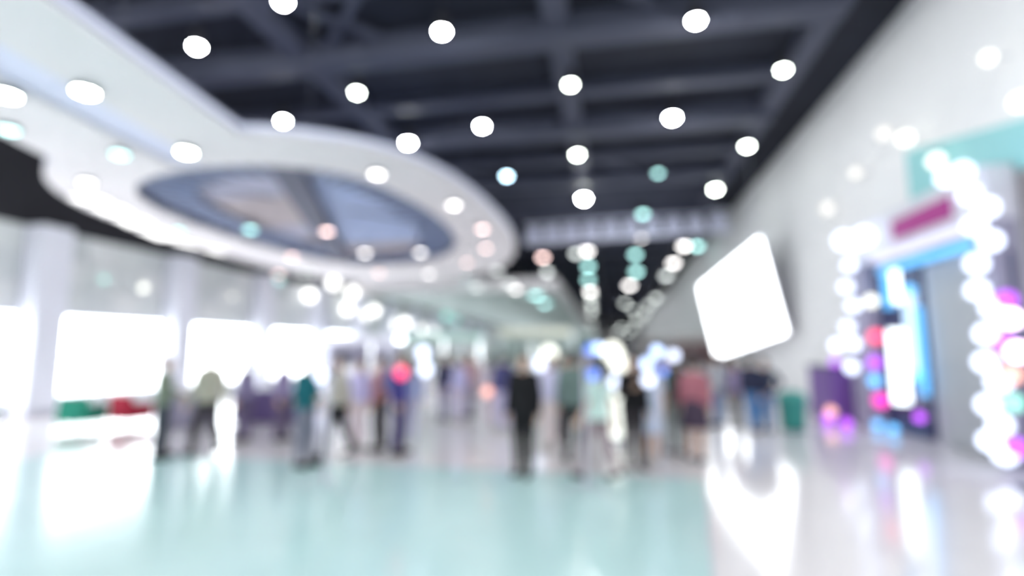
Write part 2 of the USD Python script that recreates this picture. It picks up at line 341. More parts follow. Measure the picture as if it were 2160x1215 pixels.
for x in (.6, TL / 2, TL - .6): part('hanging_chain', tube((x, 0, .98), (x, 0, ZC - 7.5), .02, n=8), M['black'], truss)

# ------------------------------------------------------------------ lamps
def spot(name, label, cat, lens, r, drop, loc, group, hh=.34):
    """A can spotlight: origin at the lens, stem up to its ceiling."""
    t = thing(name, label, cat, loc, group=group)
    part('housing', lathe([(0, hh), (r * .8, hh), (r * 1.05, hh * .88), (r * 1.12, .02), (r * 1.12, -.02), (r * 1.02, -.02), (r * 1.02, .01), (0, .01)], 20), M['black'], t)
    dm = .75 if hh > .1 else .35          # bulging glass: seen from the side as well
    part('lens', lathe([(0, -r * dm)] + [(r * math.sin(a), -r * dm * math.cos(a)) for a in (.35, .7, 1.05, 1.35, math.pi / 2)] + [(r, .004), (0, .004)], 16), E_[lens], t, smooth=True)
    if drop > hh + .02: part('stem', tube((0, 0, hh * .9), (0, 0, drop), .02, n=8), M['black'], t)
    return t
protos = {}
def lamp(kind, r, drop, loc, label, group, name='ceiling_spotlight', cat='spotlight'):
    key = (name, kind, round(r, 3), round(drop, 3))
    if key in protos: return dup(protos[key], loc, 0, label, group)
    protos[key] = spot(name, label, cat, kind, r, drop, loc, group, .34 if 'spot' in name else .05); return protos[key]
HI = [(597, 2, 'white'), (415, 97, 'white'), (932, 65, 'white'), (1468, 42, 'white'), (753, 194, 'green'), (597, 254, 'white'), (1203, 177, 'green'), (1652, 146, 'green'), (1418, 247, 'white'), (861, 300, 'white'),
      (1017, 265, 'white'), (1576, 307, 'green'), (1218, 325, 'green'), (1388, 364, 'teal'), (1069, 370, 'blue'), (1509, 398, 'green'), (1231, 418, 'white'), (1356, 450, 'teal'), (1353, 498, 'soft'), (1340, 535, 'teal'), (1342, 571, 'teal'),
      (1328, 600, 'soft'), (1318, 638, 'far'), (1342, 673, 'far'), (1303, 698, 'far'), (1239, 528, 'soft'), (1215, 533, 'dim'), (1241, 560, 'teal'), (1241, 588, 'teal'), (1245, 613, 'soft'), (1246, 640, 'far'), (1247, 660, 'far'),
      (1248, 680, 'far'), (1471, 517, 'teal'), (1443, 517, 'soft'), (1421, 553, 'soft'), (1405, 580, 'dim'), (1384, 627, 'far'), (1368, 642, 'far'), (1350, 674, 'far'), (1325, 700, 'far'), (1247, 622, 'far'), (1249, 650, 'far'), (1250, 694, 'far'), (1335, 652, 'far'), (1312, 690, 'far'), (1360, 660, 'far'), (1337, 690, 'far'), (1145, 541, 'peach'), (1154, 572, 'dim'),
      (1163, 595, 'dim'), (0, 350, 'teal'), (10, 396, 'teal')]
rows = {}
ZS = 8.25
for x, y, k in HI:
    p = onz(x, y, ZS)
    if p[1] > 105: p = EYE + (p - EYE) * 100 / p[1]; 
    rows.setdefault(round((p[0] + 1.0) / 2.8), []).append((p[1], p[0], p[2], k))
# the same grid goes on behind the camera, out of the picture
for x in (-12.4, -9.4, -6.5, -3.7, -.9, 1.9, 4.4):
    for yv in (-9, -4.2, 1.2, 5.6): rows.setdefault(round((x + 1.0) / 2.8), []).append((yv, x, ZS, 'white'))
RN = {2: 'row nearest the right wall', 1: 'second row from the right wall', 0: 'third row from the right wall', -1: 'fourth row from the right wall', -2: 'fifth row from the right wall',
      -3: 'sixth row from the right wall', -4: 'row nearest the windows', -5: 'row above the windows'}
CN = {'white': 'bright white', 'green': 'greenish white', 'teal': 'pale teal', 'blue': 'pale blue', 'soft': 'soft white', 'peach': 'faint peach', 'dim': 'faint grey-white', 'far': 'faint distant'}
rown = {}
for r, lst in sorted(rows.items()):
    nb0 = 0; lst.sort(); n = rown.get(RN.get(r, ''), 0)
    for (yv, xv, zv, k) in lst:
        far = yv > 20
        rad = .11 if yv < 14 else (.13 if not far else min(.42, .16 + (yv - 20) * .008))
        rad = round(rad / .04) * .04 if rad > .14 else rad
        if yv < 7.5: lab = f'bright white can spotlight, {FIRST[nb0]} out of view in the {RN.get(r, "row over the ring")}'; nb0 += 1
        else:
            lab = f'{CN[k]} can spotlight, {ORD[n]} in view of the {RN.get(r, "row over the ring")}'; n += 1; rown[RN.get(r, '')] = n
        lamp(k, rad, ZC - zv + .02, (xv, yv, zv), lab, 'spotlights on the black ceiling')
LO = [(15, 200, 'green'), (180, 193, 'green'), (18, 273, 'teal'), (253, 325, 'teal'), (393, 320, 'green'), (183, 385, 'soft'), (795, 367, 'soft'), (957, 432, 'soft'), (1018, 482, 'peach'), (1025, 523, 'peach'), (985, 553, 'peach'),
      (377, 486, 'teal')]
HANG = [(528, 483, 'teal'), (690, 487, 'peach'), (616, 540, 'peach'), (770, 533, 'soft'), (887, 532, 'soft'), (905, 577, 'soft'), (588, 577, 'peach'), (588, 590, 'teal'), (640, 575, 'dim'), (658, 575, 'dim'), (800, 575, 'peach')]
LO.sort(key=lambda q: q[1]); HANG.sort()
for n, (x, y, k) in enumerate(LO):
    p = onz(x, y, ZR - .055)
    side = 'wing' if x < 400 and y < 340 else 'ring rim'
    lamp(k, .13, .05, p, f'{CN[k]} downlight under the white {side}, {FIRST[n]} from the top of the picture', 'downlights of the white ring', 'ring_downlight', 'downlight')
for n, (x, y, k) in enumerate(HANG):
    p = onz(x, y, ZR - .1); inn = hole.contains(__import__('shapely').geometry.Point(*p[:2]))
    lamp(k, .15, (FAS + .1) if inn else .1 if shell.contains(Point(*p[:2])) else ZC - p[2] + .02, p, f'{CN[k]} pendant lamp around the oval ring opening, {FIRST[n]} from the left', 'lamps in the ring opening', 'ring_pendant', 'pendant lamp')
for n, (x, y, k) in enumerate([(1130, 622, 'teal'), (1150, 640, 'teal'), (1112, 699, 'dim')]):
    p = onz(x, y, ZR - .03)
    lamp(k, .35, .055, p, f'{CN[k]} downlight under the green-grey bulkhead, {FIRST[n]} from its near right corner', 'downlights of the bulkhead', 'bulkhead_downlight', 'downlight')

for n, (x, y, k) in enumerate([(980, 583, 'teal'), (1005, 605, 'dim'), (1048, 570, 'dim'), (1074, 597, 'dim'), (1088, 610, 'soft')]):
    p = ony(x, y, 28.2)
    lamp(k, .24, ZC - p[2] + .02, p, f'{CN[k]} pendant on a long stem before the bulkhead, {FIRST[n]} from the left', 'stem lamps before the bulkhead', 'stem_pendant', 'pendant lamp')

# bright flush panels round the window side of the ring
def flat_panel(a, b, w, label):
    a, b = np.array(a), np.array(b); L = np.linalg.norm(b - a); u = (b - a) / L
    t = thing('led_panel', label, 'light panel', (*a, ZR - .05), math.degrees(math.atan2(u[1], u[0])), group='light panels round the ring')
    part('frame', join(box((.02, -w / 2, 0), (L - .02, -w / 2 + .03, .05)), box((.02, w / 2 - .03, 0), (L - .02, w / 2, .05)), box((.02, -w / 2, 0), (.05, w / 2, .05)), box((L - .05, -w / 2, 0), (L - .02, w / 2, .05))), M['plaster'], t, smooth=False)
    part('diffuser', box((.05, -w / 2 + .03, .01), (L - .05, w / 2 - .03, .03)), E_['panel'], t, smooth=False)
pp = [onz(x, y, ZR)[:2] for x, y in ((168, 408), (215, 428), (262, 452), (310, 478), (365, 503), (425, 518), (480, 532))]
for k in range(len(pp) - 1):
    q = (pp[k + 1] - pp[k]) * .06
    flat_panel(pp[k] + q, pp[k + 1] - q, .75 if k < 4 else .45, f'glowing white panel under the window side of the ring, {FIRST[k]} from the camera')

# ------------------------------------------------------------------ lamps on the walls
def globe(name, p, r, e, label, cat, group, mount, plate=None):
    """A globe on a short bracket; mount is the vector from the globe to where it is fixed."""
    t = thing(name, label, cat, p, group=group)
    part('globe', sphere((0, 0, 0), r, 2), E_[e], t, smooth=True)
    mv = np.array(mount, float); L = np.linalg.norm(mv); u = mv / L
    part('bracket', tube(u * r * .8, mv, .018, n=8), M['alu'], t)
    part('socket', tube(u * r * .75, u * (r * 1.25), r * .35, n=12), M['alu'], t)
    return t
WALL_LABELS = ['small faint globe lamp on the right wall, close to the left of a brighter one', 'bright globe lamp on the right wall over the left end of the teal board', 'globe lamp in front of the slanted teal board', 'faint globe lamp on the right wall between ceiling edge and booth', 'globe lamp on the right wall between the big screen and the booth top', 'highest globe lamp on the right wall near the upper right picture corner', 'globe lamp on the right wall above the teal board at the picture edge']
for n, (x, y, e, r) in enumerate([(1865, 282, 'g_faint', .13), (1910, 292, 'g_cream', .13), (1975, 340, 'g_cream', .13), (1805, 365, 'g_faint', .12), (1745, 440, 'g_faint', .15), (2085, 122, 'g_cream', .09), (2152, 215, 'g_cream', .12)]):
    p = onx(x, y, 5.95)
    globe('wall_globe_lamp', p, r, e, WALL_LABELS[n], 'wall lamp', 'globe lamps on the right wall', (XR - p[0], 0, 0))
for n, (x, y, e, r) in enumerate(sorted([(653, 623, 'warm_globe', .28), (703, 597, 'warm_globe', .3), (743, 617, 'warm_globe', .3), (733, 652, 'warm_globe', .28), (765, 665, 'warm_globe', .3), (790, 655, 'warm_globe', .28), (828, 685, 'warm_globe', .32), (855, 682, 'warm_globe', .32), (885, 697, 'warm_globe', .35), (915, 705, 'warm_globe', .35),
                                  (942, 667, 'g_teal', .3), (960, 675, 'g_teal', .3), (303, 607, 'g_cream', .11), (220, 590, 'g_teal', .08), (490, 625, 'g_cream', .07)])):
    p = onx(x, y, XL + .45)
    globe('window_wall_lamp', p, r, e, f'round globe lamp on the grey panels over the windows, {FIRST[n]} from the left', 'wall lamp', 'globe lamps over the windows', (XL - p[0], 0, 0))

# ------------------------------------------------------------------ hanging projection screen
sc = thing('projection_screen', 'large glowing blank white screen hung tilted in front of the right wall', 'screen')
S = np.array([[4.137, 26.393, 4.932], [5.247, 18.819, 5.932], [5.863, 18.419, 2.214], [4.753, 25.993, 1.214]]); Sc = S.mean(0)
su = (S[1] - S[0]); W = np.linalg.norm(su); su /= W; sv = (S[0] - S[3]); H = np.linalg.norm(sv); sv /= H; sn = np.cross(su, sv)
W, H = W * .90, H * .91
if sn[0] > 0: sn = -sn
part('screen_face', orient(box((-W / 2, -H / 2, 0), (W / 2, H / 2, .02)), Sc, su, sv, sn), E_['screen'], sc, smooth=False)
part('screen_back', orient(box((-W / 2 - .04, -H / 2 - .04, -.08), (W / 2 + .04, H / 2 + .04, -.002)), Sc, su, sv, sn), M['frame'], sc, smooth=False)
for s in (-1, 1):
    q = Sc + su * s * W * .42 + sv * H / 2
    part('hanging_cable', tube(q, (q[0], q[1], ZC), .012, n=6), M['alu'], sc)
    q2 = Sc + su * s * W * .42 - sn * .06
    part('wall_strut', tube(q2, (XR, q2[1], q2[2] + .1), .025, n=8), M['frame'], sc)

# ------------------------------------------------------------------ slanted teal board and the booth with globe-lit posts on the right
tbd = part('teal_fascia_board', orient(extrude(Polygon([(11.9, 5.92), (11.9, 4.72), (9.8, 4.72), (8.9, 4.5), (5.5, 4.5), (5.5, 4.45)  , (5.5, 4.47), (5.5, 4.55), (8.86, 5.25)]).buffer(0), 0, .06), np.array([XR - .002, 0, 0]), np.array([0, 1., 0]), np.array([0, 0, 1.]), np.array([-1., 0, 0])), M['teal_board'], smooth=False)
tag(tbd, 'slanted pale teal board high on the white right wall above the booth', 'wall board')
bb = part('wall_board', cbox((XR - .05, 5.5, 0.14), (XR, 9.0, 4.45), .01), M['brown_board'], smooth=False)
tag(bb, 'tall grey-brown board on the right wall at the picture edge beside the booth', 'wall board')
XB = 5.62
booth = thing('lit_booth', 'tall booth front framed by white glowing globes with blue tubes and a magenta sign', 'booth')
part('back_panel', cbox((6.12, 9.05, 0), (6.22, 14.05, 4.48), .01), mat('booth_back', (.55, .56, .60), .5, .4), booth, smooth=False)
part('dark_panel', cbox((6.02, 11.55, 0.05), (6.12, 13.3, 3.5), .01), M['navy'], booth, smooth=False)
dr_ = part('door', cbox((6.0, 9.35, 0.03), (6.12, 11.15, 3.45), .015), M['grey_door'], booth, smooth=False)
part('handle', join(tube((5.95, 9.62, 1.0), (5.95, 9.62, 1.35), .015), tube((5.95, 9.62, 1.02), (6.02, 9.62, 1.02), .01), tube((5.95, 9.62, 1.33), (6.02, 9.62, 1.33), .01)), M['alu'], dr_)
part('post', cbox((5.72, 13.2, 0), (6.12, 14.05, 4.5), .02), M['post'], booth, smooth=False)
part('post', cbox((5.72, 9.02, 0), (6.12, 9.34, 4.6), .02), M['post'], booth, smooth=False)
part('top_beam', cbox((5.70, 8.98, 3.75), (6.13, 14.09, 4.62), .02), mat('booth_beam', (.66, .66, .72), .5, .4), booth, smooth=False)
part('sign_board', cbox((5.64, 9.75, 3.98), (5.70, 11.6, 4.36), .01), M['magenta'], booth, smooth=False)
part('light_strip', cbox((5.60, 9.3, 3.62), (5.70, 12.4, 3.78), .01), E_['strip'], booth, smooth=False)
part('light_strip', cbox((5.62, 9.3, 3.36), (5.68, 12.2, 3.50), .01), E_['tube_blue'], booth, smooth=False, label='blue light strip')
for y_ in (9.35, 10.8, 12.1): part('bracket', box((5.63, y_, 3.34), (6.12, y_ + .05, 3.76)), M['alu'], booth, smooth=False)
def tube_px(x, y0, y1, X, r, e, lab):
    a, b = onx(x, y0, X), onx(x, y1, X); yv = (a[1] + b[1]) / 2
    z0, z1 = max(.1, min(a[2], b[2])), max(a[2], b[2])
    t = part('light_tube', tube((X, yv, z0), (X, yv, z1), r, n=14), E_[e], booth, label=lab)
tube_px(1872, 560, 650, 5.9, .09, 'tube_blue', 'short blue light tube'); tube_px(1890, 565, 640, 5.85, .07, 'tube_white', 'short white light tube')
tube_px(1925, 610, 800, 5.9, .11, 'tube_pale', 'long pale blue light tube'); tube_px(1896, 695, 850, 5.8, .15, 'tube_white', 'thick white light tube')
part('light_tube', tube((5.86, onx(1940, 700, 5.86)[1], .9), (5.86, onx(1940, 700, 5.86)[1], 2.6), .06, n=14), E_['tube_blue'], booth, label='thin blue light tube')
RP = [(1996, 374), (2030, 362), (2045, 410), (2082, 438), (2056, 476), (2090, 508), (2060, 556), (2062, 612), (2094, 648), (2080, 704), (2078, 764), (2106, 806), (2084, 854), (2110, 896), (2088, 930), (2120, 958)]
LP = [(1780, 507), (1822, 500), (1800, 512), (1792, 560), (1785, 605), (1800, 645), (1788, 690), (1800, 725), (1796, 775), (1765, 727)]
for n, (x, y) in enumerate(sorted(RP, key=lambda q: q[1])):
    p = onx(x, y, XB - .20); p[2] = max(.14, p[2])
    globe('booth_globe_lamp', p, .14, 'globe', f'white glowing globe on the booth right-hand post, {FIRST[n]} from the top', 'globe lamp', 'white globes on the booth posts', (5.71 - p[0], np.clip(p[1], 9.06, 13) - p[1], 0))
for n, (x, y) in enumerate(sorted(LP, key=lambda q: q[1])):
    p = onx(x, y, XB - .20)
    globe('booth_globe_lamp', p, (.2, .2, .17)[n] if n < 3 else .13, 'globe', f'white glowing globe on the booth left-hand post, {FIRST[n]} from the top', 'globe lamp', 'white globes on the booth posts', (5.71 - p[0], np.clip(p[1], 9, 14.0) - p[1], 0))
COL = [(1848, 710, 'g_red', 'red', .14), (1858, 845, 'g_magenta', 'magenta', .14), (1845, 765, 'g_purple', 'purple', .13), (1845, 803, 'g_blue', 'pale blue', .12), (1838, 635, 'g_cream', 'cream', .12), (1918, 612, 'g_blue', 'blue', .1), (1935, 792, 'g_blue', 'blue', .1),
       (1940, 880, 'g_purple', 'purple', .09), (1852, 905, 'g_blue', 'blue', .09), (1885, 915, 'g_blue', 'blue', .09)]
for n, (x, y, e, cn, r) in enumerate(sorted(COL, key=lambda q: q[1])):
    p = onx(x, y, 5.78); p[2] = max(.12, p[2])
    globe('coloured_globe_lamp', p, r, e, f'{cn} glowing globe inside the booth front, {FIRST[n]} of the coloured ones from the top', 'globe lamp', 'coloured globes of the booth', (6.0 - p[0], 0, 0))
pb = thing('purple_plinth', 'dark purple plinth with purple and peach globes at the left foot of the booth', 'plinth', (5.6, 14.95, 0))
part('body', cbox((-.3, -.75, .06), (.55, .75, 1.32), .02), M['purple_board'], pb, smooth=False)
part('top', cbox((-.34, -.8, 1.32), (.58, .8, 1.38), .01), M['navy'], pb, smooth=False)
part('base', cbox((-.26, -.7, 0), (.52, .7, .06), .01), M['navy'], pb, smooth=False)
for n, (x, y, e, cn) in enumerate(sorted([(1762, 765, 'g_purple', 'purple'), (1748, 902, 'g_purple', 'purple'), (1786, 905, 'g_purple', 'purple'), (1752, 868, 'g_coral', 'peach'), (1764, 730, 'g_pink', 'pink-white')], key=lambda q: q[1])):
    p = onx(x, y, 5.12 if n > 1 else 5.5); p[2] = max(.13, p[2])
    globe('plinth_globe_lamp', p, .11, e, f'{cn} glowing globe at the purple plinth, {FIRST[n]} of five from the top', 'globe lamp', 'globes of the purple plinth', (5.30 - p[0], 0, 0) if p[2] < 1.3 else (0, 0, 1.39 - p[2]))
# lamp tree at the right picture edge
lt = thing('lamp_tree', 'pole with purple, pink and coral globes at the right picture edge', 'lamp tree', (*onx(2150, 700, 5.3)[:2], 0))
part('pole', tube((0, 0, .03), (0, 0, 3.1), .03, n=12), M['navy'], lt)
part('base', lathe([(0, 0), (.24, 0), (.24, .02), (.05, .05), (0, .05)], 20), M['navy'], lt)
for (x, y, e, cn) in ((2140, 632, 'g_purple', 'purple globe'), (2150, 672, 'g_pink', 'pink globe'), (2138, 725, 'g_purple', 'purple globe'), (2166, 742, 'g_pink', 'pink globe'), (2152, 790, 'g_coral', 'coral globe'), (2156, 850, 'g_teal', 'teal globe'), (2164, 945, 'g_purple', 'purple globe')):
    q = onx(x, y, 5.3) - np.array([*onx(2150, 700, 5.3)[:2], 0]); q[0] = -.10
    part('globe', sphere(q, .12, 2), E_[e], lt, smooth=True, label=cn)
    part('arm', tube((0, 0, q[2]), q, .012, n=8), M['navy'], lt)

# ------------------------------------------------------------------ people
CLO = {}
def cloth(col):
    k = tuple(round(c, 3) for c in col)
    if k not in CLO: CLO[k] = mat(f'cloth_{len(CLO)}', k, 0.85, 0.2, noise=0.08, nscale=14)
    return CLO[k]
SKIN = [mat('skin_a', (0.62, 0.40, 0.30), 0.5, 0.4), mat('skin_b', (0.50, 0.30, 0.21), 0.5, 0.4)]
HAIRM = [mat('hair_black', (0.015, 0.013, 0.013), 0.4, 0.5), mat('hair_brown', (0.07, 0.04, 0.03), 0.4, 0.5)]
EYEM = mat('eye_dark', (0.05, 0.035, 0.03), 0.2, 0.5)

def ball(c, r, n=14): return Manifold.sphere(float(r), n).translate(tuple(float(v) for v in c))
def bone(a, ra, b, rb, n=14): return Manifold.batch_hull([ball(a, ra, n), ball(b, rb, n)])
def chain(js, n=14): return Manifold.batch_boolean([bone(js[i][0], js[i][1], js[i + 1][0], js[i + 1][1], n) for i in range(len(js) - 1)], m3.OpType.Add)
def add(ms): return Manifold.batch_boolean(ms, m3.OpType.Add)
def soft(m, L=.035, it=10):
    t = tm(m.refine_to_length(L)); t.merge_vertices()
    trimesh.smoothing.filter_taubin(t, lamb=.5, nu=.53, iterations=it)
    return t
def back(t): return Manifold(m3.Mesh(np.asarray(t.vertices, np.float32), np.asarray(t.faces, np.uint32)))

def hand(wrist, d, palm_n, side):
    """Palm, four unequal bent fingers and a thumb from the side of the palm. d: along the forearm; palm_n: the way the palm faces."""
    d = np.array(d, float) / np.linalg.norm(d); nrm = np.array(palm_n, float); nrm -= d * (nrm @ d); nrm /= np.linalg.norm(nrm)
    s = np.cross(d, nrm) * side
    w = np.array(wrist)
    P = lambda a, b, c: w + d * a + s * b + nrm * c
    ms = [Manifold.batch_hull([ball(P(.01, -.022, 0), .015, 8), ball(P(.01, .022, 0), .015, 8), ball(P(.085, -.034, 0), .012, 8), ball(P(.085, .034, 0), .012, 8)])]
    for k, (off, L) in enumerate(((.033, .068), (.011, .078), (-.011, .072), (-.033, .055))):
        a, b, c, e = P(.08, off, 0), P(.085 + L * .42, off, .006), P(.085 + L * .70, off, .024), P(.085 + L * .85, off, .045)
        ms += [bone(a, .0095, b, .009, 8), bone(b, .009, c, .0085, 8), bone(c, .0085, e, .0075, 8)]
    ms += [bone(P(.02, .03, .004), .013, P(.055, .052, .018), .0105, 8), bone(P(.055, .052, .018), .0105, P(.085, .052, .036), .0085, 8)]
    return add(ms)

def person(name, label, px, py, h=1.66, face=0, top=(.5, .5, .5), legs=(.1, .1, .12), pose='stand', hair='short', outfit='trousers', sleeve='long', bag=None, skin=0, hairc=0, step=.2, lean=0, arms='down', loc=None, group=None):
    k = h / 1.70
    loc = onz(px, py, 0) if loc is None else np.array(loc)
    t = thing('person', label, 'person', (loc[0], loc[1], 0), face, group=group)
    V = lambda x, y, z: np.array([x, y, z]) * k
    st = step if pose == 'walk' else 0.03
    # legs
    J = {}
    for s, f in ((-1, st), (1, -st)):
        hip = V(.088 * s, 0, .90); ank = V(.095 * s, f, .085 + (.05 if pose == 'walk' and f < 0 else 0)); kn = V(.095 * s, f * .55 + (.05 if pose == 'walk' else .015), .49)
        J[s] = hip, kn, ank
    legm = lambda e: add([chain([(J[s][0], (.088 + e) * k), (J[s][1], (.058 + e) * k), (J[s][1] * .62 + J[s][2] * .38 + V(0, -.012, 0), (.056 + e) * k), (J[s][2], (.040 + e) * k)]) for s in (-1, 1)])
    def footm(e, sides=(-1, 1)):
        out = []
        for s in sides:
            a = J[s][2]; dz = a[2] - .085 * k; b = .034 * k + e
            tilt = dz * .9
            out.append(Manifold.batch_hull([ball(a - V(0, 0, .015), .04 * k + e), ball([a[0], a[1] - .05 * k, b + dz + tilt], .032 * k + e), ball([a[0], a[1] + .11 * k, b + dz * .4], .036 * k + e * .8), ball([a[0] + s * .01 * k, a[1] + .165 * k, .026 * k + e + dz * .2], .026 * k + e)]))
        return add(out)
    ly = lambda z: lean * (z - .9)
    pelvis = lambda e: Manifold.batch_hull([ball(V(.075 * s, ly(z), z), (r + e) * k) for s in (-1, 1) for z, r in ((.93, .105), (.98, .10))])
    chest = lambda e: add([Manifold.batch_hull([ball(V(.07 * s, ly(1.0), 1.0), (.10 + e) * k) for s in (-1, 1)] + [ball(V(.062 * s, ly(1.12), 1.12), (.092 + e) * k) for s in (-1, 1)]),
                           Manifold.batch_hull([ball(V(.062 * s, ly(1.12), 1.12), (.092 + e) * k) for s in (-1, 1)] + [ball(V(.085 * s, ly(1.28) + .005, 1.28), (.10 + e) * k) for s in (-1, 1)] + [ball(V(.15 * s, ly(1.39), 1.385), (.050 + e) * k) for s in (-1, 1)]),
                           Manifold.batch_hull([ball(V(.15 * s, ly(1.39), 1.385), (.048 + e) * k) for s in (-1, 1)] + [ball(V(0, ly(1.44), 1.42), (.055 + e) * k)])])
    sw = .16 if pose == 'walk' else .02
    A = {}
    for s in (-1, 1):
        sh = V(.175 * s, ly(1.385), 1.385)
        f = -sw * s if pose == 'walk' else .0
        if arms == 'phone' and s == 1: el, wr = V(.225 * s, .04, 1.13), V(.12 * s, .27, 1.22)
        elif arms == 'front': el, wr = V(.225 * s, .0, 1.12), V(.09 * s, .22, 1.06)
        elif arms == 'hips' and s == -1: el, wr = V(.34 * s, -.06, 1.16), V(.19 * s, .06, .99)
        else: el, wr = V(.225 * s, ly(1.1) - .02 + f * .5, 1.115), V(.235 * s, .04 + f, .875)
        A[s] = sh, el, wr
    armm = lambda e, upto=2: add([chain([(A[s][0], (.050 + e) * k), (A[s][1] if upto > 0.9 else A[s][0] * (1 - upto) + A[s][1] * upto, (.040 + e) * k)] + ([(A[s][2], (.027 + e) * k)] if upto == 2 else [])) for s in (-1, 1)])
    hy = ly(1.5)
    neck = chain([(V(0, hy - .01, 1.40), .055 * k), (V(0, hy + .012, 1.52), .052 * k)])
    head = Manifold.batch_hull([ball(V(0, hy - .012, 1.615), .083 * k, 20), ball(V(0, hy + .03, 1.60), .072 * k, 20), ball(V(0, hy + .055, 1.515), .040 * k, 16), ball(V(0, hy + .01, 1.54), .062 * k, 16)])
    body = soft(add([legm(0), footm(0), pelvis(0), chest(0), armm(0), neck, head]), .04 * k, 8)
    ex = [Manifold.batch_hull([ball(V(0, hy + .100, 1.60), .006 * k, 8), ball(V(-.013, hy + .098, 1.562), .008 * k, 8), ball(V(.013, hy + .098, 1.562), .008 * k, 8), ball(V(0, hy + .116, 1.566), .009 * k, 8)]),
          Manifold.batch_hull([ball(V(-.02, hy + .088, 1.532), .006 * k, 8), ball(V(.02, hy + .088, 1.532), .006 * k, 8), ball(V(0, hy + .096, 1.534), .008 * k, 8)])]
    for s in (-1, 1):
        ex.append(Manifold.batch_hull([ball(V(.082 * s, hy + .0, 1.61), .012 * k, 8), ball(V(.080 * s, hy + .002, 1.565), .009 * k, 8), ball(V(.092 * s, hy - .012, 1.615), .008 * k, 8)]))
        d = A[s][2] - A[s][1]
        ex.append(hand(A[s][2], d, V(-s, .2, 0) if arms == 'down' else V(-.3 * s, 0, 1) if arms in ('phone',) and s == 1 else V(-s, -.2, 0), -s if True else s))
    bm = back(body)
    full = add([bm] + ex) if not bm.is_empty() else None
    part('body', full if full is not None else join(body, *ex), SKIN[skin], t, smooth=50)
    for s in (-1, 1): part('eye', sphere(V(.031 * s, hy + .090, 1.598), .012 * k, 1), EYEM, t, smooth=True)
    # hair
    cap = ball(V(0, hy - .014, 1.622), .098 * k, 24)
    cap = cap - Manifold.batch_hull([ball(V(.045 * s, hy + .105, z), .06 * k, 12) for s in (-1, 1) for z in (1.48, 1.60)]) - Manifold.cube((.4, .4, .3)).translate(tuple(V(-.2, hy - .02, 1.24)) if hair != 'short' else tuple(V(-.2, hy - .03, 1.255)))
    if hair == 'long':
        cap = add([cap, Manifold.batch_hull([ball(V(.055 * s, hy - .045, z), r * k, 14) for s in (-1, 1) for z, r in ((1.62, .055), (1.42, .042), (1.33, .03))])])
    elif hair == 'bun': cap = add([cap, ball(V(0, hy - .10, 1.70), .045 * k)])
    elif hair == 'tail': cap = add([cap, chain([(V(0, hy - .095, 1.66), .03 * k), (V(0, hy - .14, 1.56), .032 * k), (V(0, hy - .11, 1.38), .014 * k)])])
    part('hair', soft(cap, .03 * k, 4), HAIRM[hairc], t, smooth=60)
    # clothes
    e = .014
    if outfit in ('trousers', 'shorts'):
        tr = add([legm(e), pelvis(e)])
        tr = tr.trim_by_plane((0, 0, 1), .10 * k if outfit == 'trousers' else .52 * k).trim_by_plane((0, 0, -1), -1.03 * k)
        part('trousers' if outfit == 'trousers' else 'shorts', soft(tr, .045 * k, 6), cloth(legs), t, smooth=50)
    shirt = add([chest(e), pelvis(e + .006)] + [armm(e, 2 if sleeve == 'long' else .62)])
    if outfit in ('dress', 'skirt'):
        hem = .48 if outfit == 'dress' else .55
        sk = Manifold.batch_hull([ball(V(.07 * s, 0, 1.02), (.10 + e) * k) for s in (-1, 1)] + [ball(V(.10 * s, f, hem + .06), .13 * k) for s in (-1, 1) for f in (-.05 - st * .4, .05 + st * .4)]).trim_by_plane((0, 0, 1), hem * k)
        if outfit == 'dress': shirt = add([shirt, sk])
        else: part('skirt', soft(sk.trim_by_plane((0, 0, -1), -1.04 * k), .05 * k, 5), cloth(legs), t, smooth=50)
        shirt = shirt.trim_by_plane((0, 0, 1), (hem if outfit == 'dress' else .92) * k)
    else: shirt = shirt.trim_by_plane((0, 0, 1), .88 * k) if sleeve != 'long' else (shirt - Manifold.cube((.34, .6, .3)).translate((-.17, -.3, .585 * k))).trim_by_plane((0, 0, 1), .86 * k)
    nk = Manifold.cylinder(.2 * k, .058 * k, .07 * k, 16).translate(tuple(V(0, hy + .012, 1.435)))
    part('dress' if outfit == 'dress' else 'shirt', soft(shirt - nk, .045 * k, 6), cloth(top), t, smooth=50)
    for s in (-1, 1): part('shoe', soft(footm(.008, (s,)).trim_by_plane((0, 0, 1), .002), .035 * k, 3), cloth((.03, .03, .035) if sum(legs) < 1.2 else (.5, .48, .46)), t, smooth=50)
    if bag is not None:
        b = part('backpack', soft(Manifold.batch_hull([ball(V(x, -.17, z), .06 * k) for x in (-.09, .09) for z in (1.08, 1.32)]), .05, 3), cloth(bag), t, smooth=50)
        part('strap', add([chain([(V(.10 * s, -.12, 1.38), .016 * k), (V(.115 * s, .02, 1.462), .016 * k), (V(.12 * s, .125, 1.32), .016 * k), (V(.12 * s, .08, 1.10), .016 * k), (V(.10 * s, -.13, 1.06), .016 * k)], 8) for s in (-1, 1)]), cloth((.05, .05, .06)), b, smooth=50)
    return t

